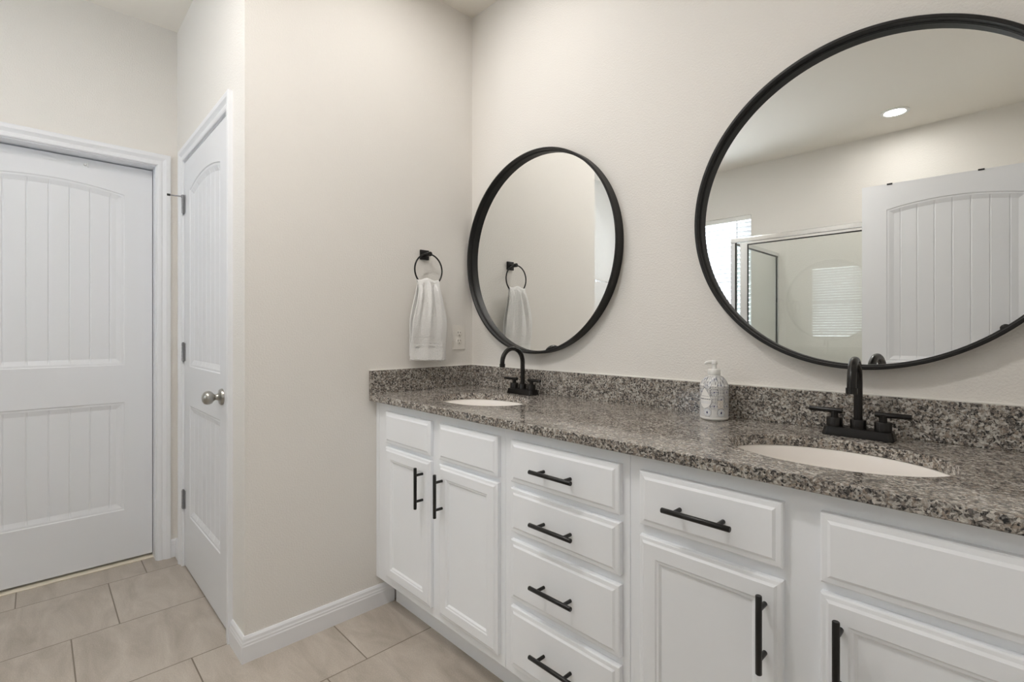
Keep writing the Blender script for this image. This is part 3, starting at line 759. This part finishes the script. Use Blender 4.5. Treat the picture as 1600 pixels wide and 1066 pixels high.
# ------------------------------------------------------------------ soap bottle
BXc, BYc, BR = 1.2700, -0.0925, 0.0412
sb = thing('soap_bottle', (BXc, BYc, ZC), 'white pump soap bottle with blue and grey medallion print', 'soap bottle')
def bottle_bm():
    prof = [(0.0, 0.0), (0.034, 0.0), (0.0385, 0.002), (BR, 0.006)]
    prof += [(BR, 0.006+0.096*i/90) for i in range(1, 91)]
    prof += [(BR-0.0005, 0.1040), (0.0382, 0.1090), (0.0360, 0.1140), (0.0332, 0.1190), (0.0300, 0.1235), (0.0262, 0.1275), (0.0215, 0.1305), (0.0170, 0.1325), (0.0150, 0.136)]
    bm = bmesh.new(); seg = 180; lay = bm.verts.layers.float_color.new('print')
    white = Vector((0.84, 0.83, 0.81)); blue = Vector((0.03, 0.045, 0.15)); grey = Vector((0.09, 0.10, 0.13)); tan = Vector((0.42, 0.33, 0.26)); lb = Vector((0.40, 0.46, 0.58))
    P = 0.0406                              # pitch of the medallions round the body
    def colour(s, h):
        """s: arc length from the side that faces the camera (+ to the right), h: height"""
        if h < 0.011: return white
        # cream drop-shaped label with a few lines of small print
        ls, lh = s+0.0285, h-0.062
        half = 0.0225*math.sqrt(max(0, 1-((lh)/0.026)**2)) if lh < 0 else 0.0225*max(0, 1-(lh/0.036))**0.72
        if -0.026 < lh < 0.036 and abs(ls) < half:
            if abs(ls) < half-0.0035:
                for y0, y1, a in ((0.010, 0.0112, grey), (0.000, 0.0028, grey), (-0.006, -0.005, lb), (-0.0105, -0.0095, lb)):
                    if y0 < lh < y1 and (math.sin(ls*2600) > -0.55): return a
            if abs(ls) > half-0.0012: return grey
            return white
        best = white
        if h < 0.0375:                       # bottom band: large blue-centred medallions
            c = round(s/P-0.5)+0.5; d = math.hypot(s-c*P, (h-0.0245)); a = math.atan2(h-0.0245, s-c*P)
            dia = abs(s-c*P)/0.0033 + abs(h-0.0245)/0.0052
            if dia < 1: return blue
            if 0.0062 < d < 0.0074: return lb
            if 0.0088 < d < 0.0104: return lb if math.sin(a*14) > -0.3 else white
            if 0.0116 < d < 0.0128: return grey
            if d > 0.0140 and math.sin(s*1500)*math.sin(h*1500) > 0.25: return grey
            return white
        if 0.010 < s < 0.026 and h < 0.062: 
            if math.sin(s*1900+math.sin(h*600)) > 0.4: return tan
            return white
        q = 0.0205; r0 = (h-0.0435)/q; row = math.floor(r0+0.5); sh = 0.5*(row % 2)
        c = round(s/P-sh)+sh; d = math.hypot(s-c*P, h-0.0435-row*q); a = math.atan2(h-0.0435-row*q, s-c*P)
        if d < 0.0026: return blue
        if 0.0042 < d < 0.0060: return grey if math.sin(a*8) > 0 else white
        if 0.0068 < d < 0.0076: return lb
        if 0.0086 < d < 0.0106: return grey if math.sin(a*12) > -0.3 else white
        if 0.0114 < d < 0.0126: return grey
        if d > 0.0128 and math.sin(s*1300)*math.sin(h*1300) > 0.2: return grey
        return white
    base = math.atan2(CAM[1]-BYc, CAM[0]-BXc)      # which side the label was turned to
    rings = []
    arc = 0; last = None
    for r, h in prof:
        if last: arc += math.hypot(r-last[0], h-last[1])
        last = (r, h); hh = arc-0.038 if h > 0.103 else h
        ring = []
        for k in range(seg):
            a = 2*PI*k/seg; v = bm.verts.new((r*math.cos(a), r*math.sin(a), h))
            da = (a-base+PI) % (2*PI)-PI
            c = colour(da*BR, hh) if h < 0.1315 else white
            v[lay] = (*c, 1); ring.append(v)
        rings.append(ring)
    for i in range(len(rings)-1):
        for k in range(seg): bm.faces.new((rings[i][k], rings[i][(k+1) % seg], rings[i+1][(k+1) % seg], rings[i+1][k]))
    bm.faces.new(rings[-1]); bmesh.ops.remove_doubles(bm, verts=bm.verts[:], dist=1e-7)
    bmesh.ops.recalc_face_normals(bm, faces=bm.faces[:])
    return bm
obj('bottle_body', bottle_bm(), M['print'], sb, smooth=True, ang=60)
bm = bmesh.new(); lathe(bm, [(0.0172, 0.1335), (0.0180, 0.1345), (0.0180, 0.1490), (0.0165, 0.1510), (0.0078, 0.1515), (0.0066, 0.153), (0.0066, 0.168)], 32)
obj('pump_collar', bm, M['plastic'], sb, smooth=True)
bm = bmesh.new(); lathe(bm, [(0.0085, 0.1655), (0.0100, 0.1672), (0.0100, 0.1745), (0.0080, 0.1770), (0.0, 0.1775)], 24)
ax = Vector((-0.75, -0.66, 0)).normalized()
tube(bm, [Vector((0, 0, 0.1720)), ax*0.014+Vector((0, 0, 0.1722)), ax*0.023+Vector((0, 0, 0.1708)), ax*0.027+Vector((0, 0, 0.1665))], 0.005, 12, radii=[0.0062, 0.0055, 0.0048, 0.0042])
obj('pump_head', bm, M['plastic'], sb, smooth=True)
